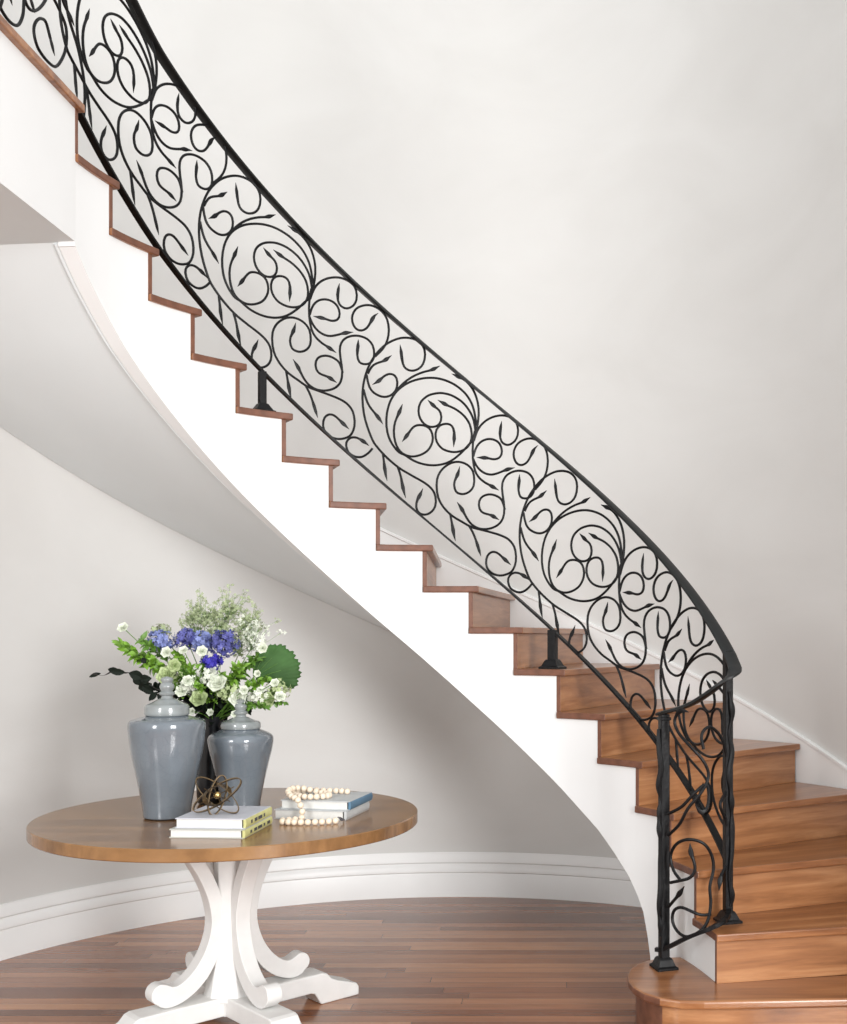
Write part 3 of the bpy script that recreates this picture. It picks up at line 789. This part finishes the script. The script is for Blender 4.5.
for k in range(16):
    a = k * 2.4; r = .005 * (k % 4) / 3
    tube(bm, [(-.722, 3.736, TZ + .022), (-.716 + r * cos(a), 3.742 + r * sin(a), TZ + .019), (-.706 + 2 * r * cos(a), 3.748 + 2 * r * sin(a), TZ + .008)], .0013, 5)
link('tassel', bm, M['string'], garland)

# ================================================================== FLOWERS
MOUTH = Vector((-1.275, 4.150, 1.095))         # all stems rise from here
vase = empty('vase', (-1.285, 4.185, TZ), 'dark slender vase mostly hidden behind the two grey jars', 'vase')
bm = bmesh.new(); lathe(bm, [(.052, 0), (.060, .01), (.064, .08), (.058, .17), (.040, .25), (.034, .30), (.044, .335), (.038, .333), (.028, .30), (.028, .05)], (-1.285, 4.185, TZ), 40)
link('body', bm, M['dark_vessel'], vase)

def leaf_mesh(bm, base, d, nrm, L, W, droop=.2, lobes=0):
    d = Vector(d).normalized(); side = d.cross(Vector(nrm))
    if side.length < 1e-4: side = d.orthogonal()
    side.normalize(); up_ = side.cross(d).normalized()
    prof = [(0, .06), (.15, .55), (.35, .95), (.55, 1), (.75, .72), (.9, .35), (1, .02)]
    rows = []
    for t, w in prof:
        c = Vector(base) + d * (L * t) - up_ * (droop * L * t * t)
        rows.append([bm.verts.new(c - side * (W * w / 2) + up_ * (W * w * .18)), bm.verts.new(c), bm.verts.new(c + side * (W * w / 2) + up_ * (W * w * .18))])
    for a, b in zip(rows, rows[1:]):
        for k in range(2): bm.faces.new((a[k], a[k + 1], b[k + 1], b[k]))

def rv(rng, s=1):
    while True:
        v = Vector((rng.uniform(-1, 1), rng.uniform(-1, 1), rng.uniform(-1, 1)))
        if .05 < v.length < 1: return v * s

def G(dx, dz, dy=0):
    """bouquet coordinates: metres right of, above and behind the vase mouth"""
    return MOUTH + Vector((dx, dy, dz))

STEMS = [0]
def stem_path(tip, sag=.02, start=None):
    STEMS[0] += 1; k = STEMS[0]; r = .0235 * sqrt((k % 61 + .5) / 61); b = Vector(tip)      # every stem has its own place in the vase neck
    a = Vector(start) if start else Vector((-1.285 + r * cos(k * 2.39996), 4.185 + r * sin(k * 2.39996), TZ + .31))
    m = a.lerp(b, .5) + Vector((0, 0, sag))
    return catmull([a, m, b], .012)

def sprig(tip, label, mat, nl, L, W, seed, cat='greenery', sag=.03, spread=1, start=None, frm=.3, name='leafy_sprig', thick=.0016, group=None):
    rng = random.Random(seed); t = empty(name, tip, label, cat, group or ('dark leafy sprigs in the bouquet' if mat is M['leaf_dark'] else 'green leafy sprigs in the bouquet')); P = stem_path(tip, sag, start)
    bm = bmesh.new(); tube(bm, P, thick, 6); link('stem', bm, M['leaf_mid'] if mat is not M['leaf_dark'] else M['twig'], t)
    bm = bmesh.new(); n = len(P)
    for k in range(nl):
        f_ = frm + (1 - frm) * (k / max(1, nl - 1)); i = min(n - 2, int(f_ * (n - 1)))
        axis = (P[i + 1] - P[i]).normalized()
        d = axis * .55 + rv(rng) * .95 * spread + Vector((0, -.15, .1))
        leaf_mesh(bm, P[i] + rv(rng, .006), d, rv(rng) * .6 + Vector((0, -.6, .8)), L * rng.uniform(.7, 1.2), W * rng.uniform(.7, 1.15), rng.uniform(-.1, .45))
    link('foliage', bm, mat, t); return t

def floret(bm, c, d, r, petals, rng, cup=.3):
    d = Vector(d).normalized(); u = d.orthogonal().normalized(); v = d.cross(u); ph = rng.uniform(0, 6)
    cv = bm.verts.new(c)
    for k in range(petals):
        a = ph + 2 * pi * k / petals; e = u * cos(a) + v * sin(a); s = d.cross(e)
        w = r * .62
        m1 = bm.verts.new(c + e * r * .6 + s * w * .55 + d * r * cup * .5); m2 = bm.verts.new(c + e * r * .6 - s * w * .55 + d * r * cup * .5)
        tp = bm.verts.new(c + e * r + d * r * cup)
        bm.faces.new((cv, m2, tp, m1))

def cluster(tip, rad, label, mat, n, fr, seed, cat='flower', name='delphinium_flower', petals=5, sag=.03, group=None, cmat=None):
    """head of many small florets on an ellipsoid, with its stem"""
    rng = random.Random(seed); t = empty(name, tip, label, cat, group or {'delphinium_flower': 'blue flower heads in the bouquet'}.get(name, 'frothy pale heads in the bouquet')); tip = Vector(tip)
    bm = bmesh.new(); tube(bm, stem_path(tip, sag), .0018, 6); link('stem', bm, M['leaf_mid'], t)
    bm = bmesh.new()
    for k in range(n):
        v = rv(rng).normalized(); rr = rng.uniform(.45, 1.2)
        floret(bm, tip + Vector((v.x * rad[0], v.y * rad[1], v.z * rad[2])) * rr, v + rv(rng, .5), fr * rng.uniform(.75, 1.2), petals, rng)
    link('florets', bm, mat, t); return t

def rose(tip, r, label, mat, seed, face=(0, -1, .35), name='white_blossom'):
    """layered cupped bloom"""
    rng = random.Random(seed); t = empty(name, tip, label, 'flower', 'round pale blooms in the bouquet'); tip = Vector(tip)
    bm = bmesh.new(); tube(bm, stem_path(tip, .01), .0016, 6); link('stem', bm, M['leaf_mid'], t)
    bm = bmesh.new(); d = (Vector(face) + rv(rng, .35)).normalized(); u = d.orthogonal().normalized(); v = d.cross(u)
    for lay, (pr, op, npt) in enumerate(((1.0, 1.15, 6), (.8, .75, 5), (.55, .4, 5), (.3, .15, 4))):
        for k in range(npt):
            a = 2 * pi * (k + lay * .5) / npt + rng.uniform(-.15, .15); e = u * cos(a) + v * sin(a); s = d.cross(e); rows = []
            for q in range(4):
                th = q / 3; rad_ = r * pr * (sin(th * 1.5) * (.6 + .4 * op)); h_ = r * (.75 - .5 * lay * .1) * (th ** 1.3) * (1.1 - .55 * op)
                w = r * pr * (.25 + .75 * sin(min(1, th * 1.1) * 2.2)) * .75
                c = tip + e * rad_ + d * (h_ - .3 * r)
                rows.append([bm.verts.new(c - s * w + d * r * .08), bm.verts.new(c), bm.verts.new(c + s * w + d * r * .08)])
            for a_, b_ in zip(rows, rows[1:]):
                for kk in range(2): bm.faces.new((a_[kk], a_[kk + 1], b_[kk + 1], b_[kk]))
    link('petals', bm, mat, t); return t
PX = 1 / 263.0
def B(px, py, dy=-.02):     # bouquet plan measured on a 263 units per metre grid whose origin is the vase mouth
    return G((px - 213) * PX, (716 - py) * PX, dy)
# hazy filler at the top
hz = [(200, 612), (222, 606), (240, 622), (214, 626), (190, 622), (232, 640), (247, 636)]
for i, (x, y) in enumerate(hz):
    rng = random.Random(100 + i); tip = B(x, y, .05 + .02 * (i % 3))
    lab = ['upper left hazy sprig of tiny pale green blossoms', 'topmost hazy sprig of tiny pale green blossoms', 'hazy pale sprig at the upper right of the bouquet', 'hazy pale green sprig above the violet flowers', 'leftmost hazy sprig over the mid blue flowers',
           'hazy sprig just right of the violet flowers', 'rightmost hazy sprig, thin and nearly white'][i]
    t = empty('baby_breath_sprig', tip, lab, 'flower', 'hazy sprigs at the top of the bouquet'); bm = bmesh.new(); bm2 = bmesh.new()
    trunk = stem_path(tip - Vector((0, 0, .05)), .02); tube(bm, trunk, .0012, 5)
    for k in range(48):
        e = tip + Vector((rng.gauss(0, .034), rng.gauss(0, .03), rng.gauss(0, .030)))
        tube(bm, [trunk[-1] + rv(rng, .004), trunk[-1].lerp(e, .6) + rv(rng, .006), e], .0006, 4)
        for q in range(8):
            floret(bm2, e + rv(rng, .016), rv(rng) + Vector((0, -.4, .3)), rng.uniform(.0045, .0085), 4, rng)
    link('twigs', bm, M['leaf_mid'], t); link('blossoms', bm2, M['haze_green'] if i not in (6,) else M['blossom_white'], t)
# blue spikes
cluster(B(163, 641), (.055, .04, .036), 'pale blue flower head at the left of the blues', M['blue_light'], 110, .013, 1)
cluster(B(158, 630, .02), (.036, .03, .024), 'greyish lilac flower head behind the leftmost pale blue one', M['haze_green'], 60, .010, 2)
cluster(B(187, 638, -.01), (.040, .035, .034), 'violet blue flower head second from the left', M['blue_mid'], 110, .013, 3)
cluster(B(203, 641, -.02), (.038, .03, .036), 'soft blue flower head at the middle of the blues', M['blue_light'], 90, .013, 4)
cluster(B(225, 643, -.02), (.052, .04, .050), 'dark violet flower head at the right of the blues', M['blue_mid'], 150, .013, 5)
cluster(B(217, 661, -.06), (.034, .03, .026), 'deep ultramarine flower head, the most vivid in the bouquet', M['blue_deep'], 80, .012, 6)
# white and green blooms
wb = [(243, 696, 8, 'largest round white bloom above the shorter jar', 1), (224, 681, 9, 'white bloom just below the ultramarine flowers', 1), (196, 679, 6, 'small white bloom left of the bouquet centre', 1), (176, 673, 9, 'pale green bloom above the taller jar', 0),
      (188, 689, 7, 'pale bloom hanging right of the tall jar finial', 1), (206, 696, 8, 'greenish bloom at the bottom centre', 0), (175, 651, 6, 'white bloom under the pale blue flowers', 1), (193, 649, 5, 'small white bloom between the blues and the leaves', 1),
      (208, 650, 6, 'white bloom tucked against the violet flowers', 1), (217, 710, 4, 'small white bloom low beside the shorter jar finial', 1), (281, 681, 5, 'white bud under the big scalloped leaf', 1), (287, 694, 6, 'rightmost pale bloom of the bouquet', 1),
      (272, 698, 7, 'oval green bloom at the lower right', 0), (268, 647, 6, 'white bloom left of the big scalloped leaf', 1), (251, 688, 5, 'small white bloom right of the largest one', 1), (134, 627, 6, 'white bloom at the upper left over bright leaves', 1),
      (266, 688, 4, 'tiny white bud in the right hand leaves', 1), (199, 709, 4, 'lowest pale bloom beside the tall jar', 1), (264, 672, 4, 'small white bud in front of the scalloped leaf', 1), (184, 664, 6, 'light green bloom left of the leaves centre', 0), (240, 712, 4, 'grey white bud just above the shorter jar finial', 1)]
for i, (x, y, r, lab, wh) in enumerate(wb):
    rose(B(x, y, -.075 - .012 * (i % 4)), r * PX * (.8 if wh and r < 8 else .95), lab, M['blossom_white'] if wh else M['blossom_green'], 200 + i, name='white_blossom' if wh else 'green_blossom')
# bright leaves
sp = [(124, 642, 'leftmost bright green sprig reaching beyond the tall jar', 14, .045, .018), (140, 652, 'bright green sprig drooping above the dark branch', 14, .045, .019), (147, 638, 'bright sprig under the pale blue flowers', 12, .04, .017), (160, 660, 'sprig of green leaves left of centre', 16, .036, .016),
      (205, 664, 'yellow green sprig at the bouquet centre', 20, .034, .015), (190, 672, 'leafy sprig above the tall jar shoulder', 18, .034, .016), (228, 672, 'leafy sprig under the violet flowers', 18, .034, .015), (248, 664, 'upright bright sprig right of centre', 18, .042, .015),
      (262, 655, 'upright bright sprig in front of the scalloped leaf', 18, .044, .015), (262, 684, 'bright sprig over the shorter jar', 20, .036, .014), (284, 690, 'bright sprig at the lower right', 18, .032, .014), (273, 704, 'lowest bright sprig on the right', 14, .030, .013), (240, 685, 'leafy sprig around the largest white bloom', 16, .032, .014), (170, 684, 'leafy sprig beside the tall jar finial', 14, .032, .014),
      (180, 662, 'leafy sprig under the violet blue flower', 18, .036, .016), (198, 676, 'leafy sprig between the lowest pale blooms', 20, .034, .016), (216, 690, 'short leafy sprig at the foot of the bouquet', 20, .032, .015), (254, 700, 'leafy sprig touching the shorter jar lid', 18, .030, .014),
      (166, 668, 'leafy sprig left of the tall jar finial', 20, .032, .016), (206, 683, 'leafy sprig among the lowest green blooms', 22, .030, .015), (236, 676, 'leafy sprig right of the ultramarine flowers', 20, .032, .015), (272, 676, 'leafy sprig under the scalloped leaf', 20, .032, .014), (184, 650, 'leafy sprig at the foot of the pale blue flowers', 18, .030, .015), (292, 700, 'outermost leafy sprig at the lower right', 14, .028, .013)]
for i, (x, y, lab, nl, L, W) in enumerate(sp):
    sprig(B(x, y, -.05 - .012 * (i % 4)), lab, M['leaf_bright'] if i % 3 != 2 else M['leaf_mid'], int(nl * 3.0), L * .9, W * 1.15, 300 + i, frm=.5 if i > 3 else .68)
# pale green hydrangea-like fillers between the blooms
fl = [(176, 672, 'frothy pale green head above the tall jar'), (196, 684, 'frothy pale green head at the lower centre'), (232, 690, 'frothy pale head beside the largest white bloom'), (262, 694, 'frothy pale green head over the shorter jar'), (283, 688, 'frothy pale green head at the far right'), (213, 674, 'frothy yellow green head under the deep blue flowers')]
for i, (x, y, lab) in enumerate(fl):
    cluster(B(x, y, -.060), (.042, .03, .034), lab, M['blossom_green'] if i % 2 == 0 else M['blossom_white'], 80, .010, 500 + i, name='frothy_blossom')
# dark filler leaves
dk = [(180, 696, 'dark leafy sprig behind the tall jar finial'), (200, 704, 'dark leafy sprig low between the jars'), (222, 700, 'dark leafy sprig under the centre blooms'), (160, 688, 'dark leafy sprig at the root of the bare branch'), (250, 706, 'dark leafy sprig above the shorter jar'), (212, 688, 'dark leafy sprig in the middle depth of the bouquet')]
for i, (x, y, lab) in enumerate(dk):
    sprig(B(x, y, -.06 if i % 2 else -.02), lab, M['leaf_dark'], 60, .040, .027, 400 + i, frm=.12, name='dark_sprig')
# scalloped fan leaf
tf = B(254, 678, -.02); t = empty('fan_leaf', tf, 'big dark green scalloped leaf at the right of the bouquet', 'leaf')
bm = bmesh.new(); tube(bm, stem_path(tf, .0), .0025, 6); link('stem', bm, M['leaf_mid'], t)
bm = bmesh.new(); rows = []; na = 60
for j in range(9):
    f_ = j / 8; row = []
    for k in range(na + 1):
        a = radians(-16 + 104 * k / na); Rl = (.178 + .010 * abs(sin(k * pi / 8.5)) + .005 * sin(k * 1.9)) * (1 - .22 * ((k / na - .42) ** 2) * 4)
        if k / na > .7: Rl *= 1 - (k / na - .7) * .9
        r = .012 + (Rl - .012) * f_; q = a
        row.append(bm.verts.new(tf + Vector((r * cos(q), -.02 * sin(f_ * 2) + .03 * f_, r * sin(q) * .92))))
    rows.append(row)
for a, b in zip(rows, rows[1:]):
    for k in range(na): bm.faces.new((a[k], a[k + 1], b[k + 1], b[k]))
lf = link('blade', bm, M['leaf_fan'], t); sm = lf.modifiers.new('thickness', 'SOLIDIFY'); sm.thickness = .001
bm = bmesh.new()
for k in range(7):
    a = radians(-14 + 96 * k / 6); tube(bm, [tf + Vector((.012 * cos(a), -.004, .012 * sin(a))), tf + Vector((.08 * cos(a), -.010, .08 * sin(a) * .92)), tf + Vector((.14 * cos(a), .006, .14 * sin(a) * .92))], .0006, 5)
link('veins', bm, M['leaf_mid'], t)
# dark twisted branch reaching left
br = [B(205, 712, -.01), B(185, 700, -.05), B(172, 690, -.07), B(158, 684, -.08), B(150, 678, -.08), B(138, 672, -.08), B(126, 670, -.08), B(112, 673, -.08), B(105, 673, -.08), B(99, 677, -.08)]
t = empty('twisted_branch', br[0], 'dark curled branch reaching out to the left over the tall jar', 'branch')
P = catmull(br, .006); bm = bmesh.new(); n = len(P)
tube(bm, [p + Vector((0, .004 * sin(k * .5), .004 * cos(k * .5))) for k, p in enumerate(P)], .003, 8, radii=[.0035 - .002 * k / n + .0012 * sin(k * .7) for k in range(n)]); link('stem', bm, M['twig'], t)
bm = bmesh.new(); rng = random.Random(9)
for x, y, dx, dz, L, W in ((152, 676, -.6, .2, .05, .026), (160, 682, -.8, -.3, .055, .03), (142, 673, .4, -.5, .05, .028), (150, 684, .8, -.5, .05, .022), (129, 670, -1, .15, .05, .016), (134, 671, -1, .1, .05, .018), (110, 672, -1, -.25, .045, .012), (165, 692, .6, -.6, .05, .02), (148, 678, 1, .1, .04, .024), (154, 662, -.4, .6, .022, .016), (165, 690, -.6, -.7, .04, .016)):
    leaf_mesh(bm, B(x, y, -.085), (dx, rng.uniform(-.2, .2), dz), (0, -1, rng.uniform(-.3, .5)), L * 1.1, W * 1.45, rng.uniform(-.3, .4))
link('curled_leaves', bm, M['leaf_dark'], t)

# ================================================================== CAMERA AND LIGHT
cam = bpy.data.cameras.new('camera'); co = bpy.data.objects.new('camera', cam); COL.objects.link(co)
co.location = (0, 0, EYE); co.rotation_euler = (pi / 2, 0, 0)
cam.sensor_fit = 'HORIZONTAL'; cam.sensor_width = 36; cam.lens = 1092 / 847 * 36
cam.shift_x = (423.5 - 548.7) / 847; cam.shift_y = (636.7 - 512) / 847
cam.clip_start = .05
bpy.context.scene.camera = co

def area(name, loc, target, sx, sy, power, col):
    l = bpy.data.lights.new(name, 'AREA'); l.shape = 'RECTANGLE'; l.size = sx; l.size_y = sy; l.energy = power; l.color = col
    o = bpy.data.objects.new(name, l); COL.objects.link(o); o.location = loc
    o.rotation_euler = (Vector(target) - Vector(loc)).to_track_quat('-Z', 'Y').to_euler()
    return o
area('window_light_left', (-3.0, -1.6, 2.3), (-.9, 4.2, 1.6), 1.0, 2.4, 150, (1, 1, 1))
area('window_light_right', (3.0, -1.8, 2.2), (-1.2, 4.2, 1.5), 1.6, 2.6, 390, (1, 1, 1))
w = bpy.data.worlds.new('daylight'); bpy.context.scene.world = w; w.use_nodes = True
w.node_tree.nodes['Background'].inputs['Color'].default_value = (.955, .985, 1, 1)
w.node_tree.nodes['Background'].inputs['Strength'].default_value = 1.2
vs = bpy.context.scene.view_settings
bpy.context.scene.display_settings.display_device = 'sRGB'
vs.view_transform = 'Standard'; vs.look = 'None'; vs.gamma = 1; vs.use_curve_mapping = False; vs.exposure = 0
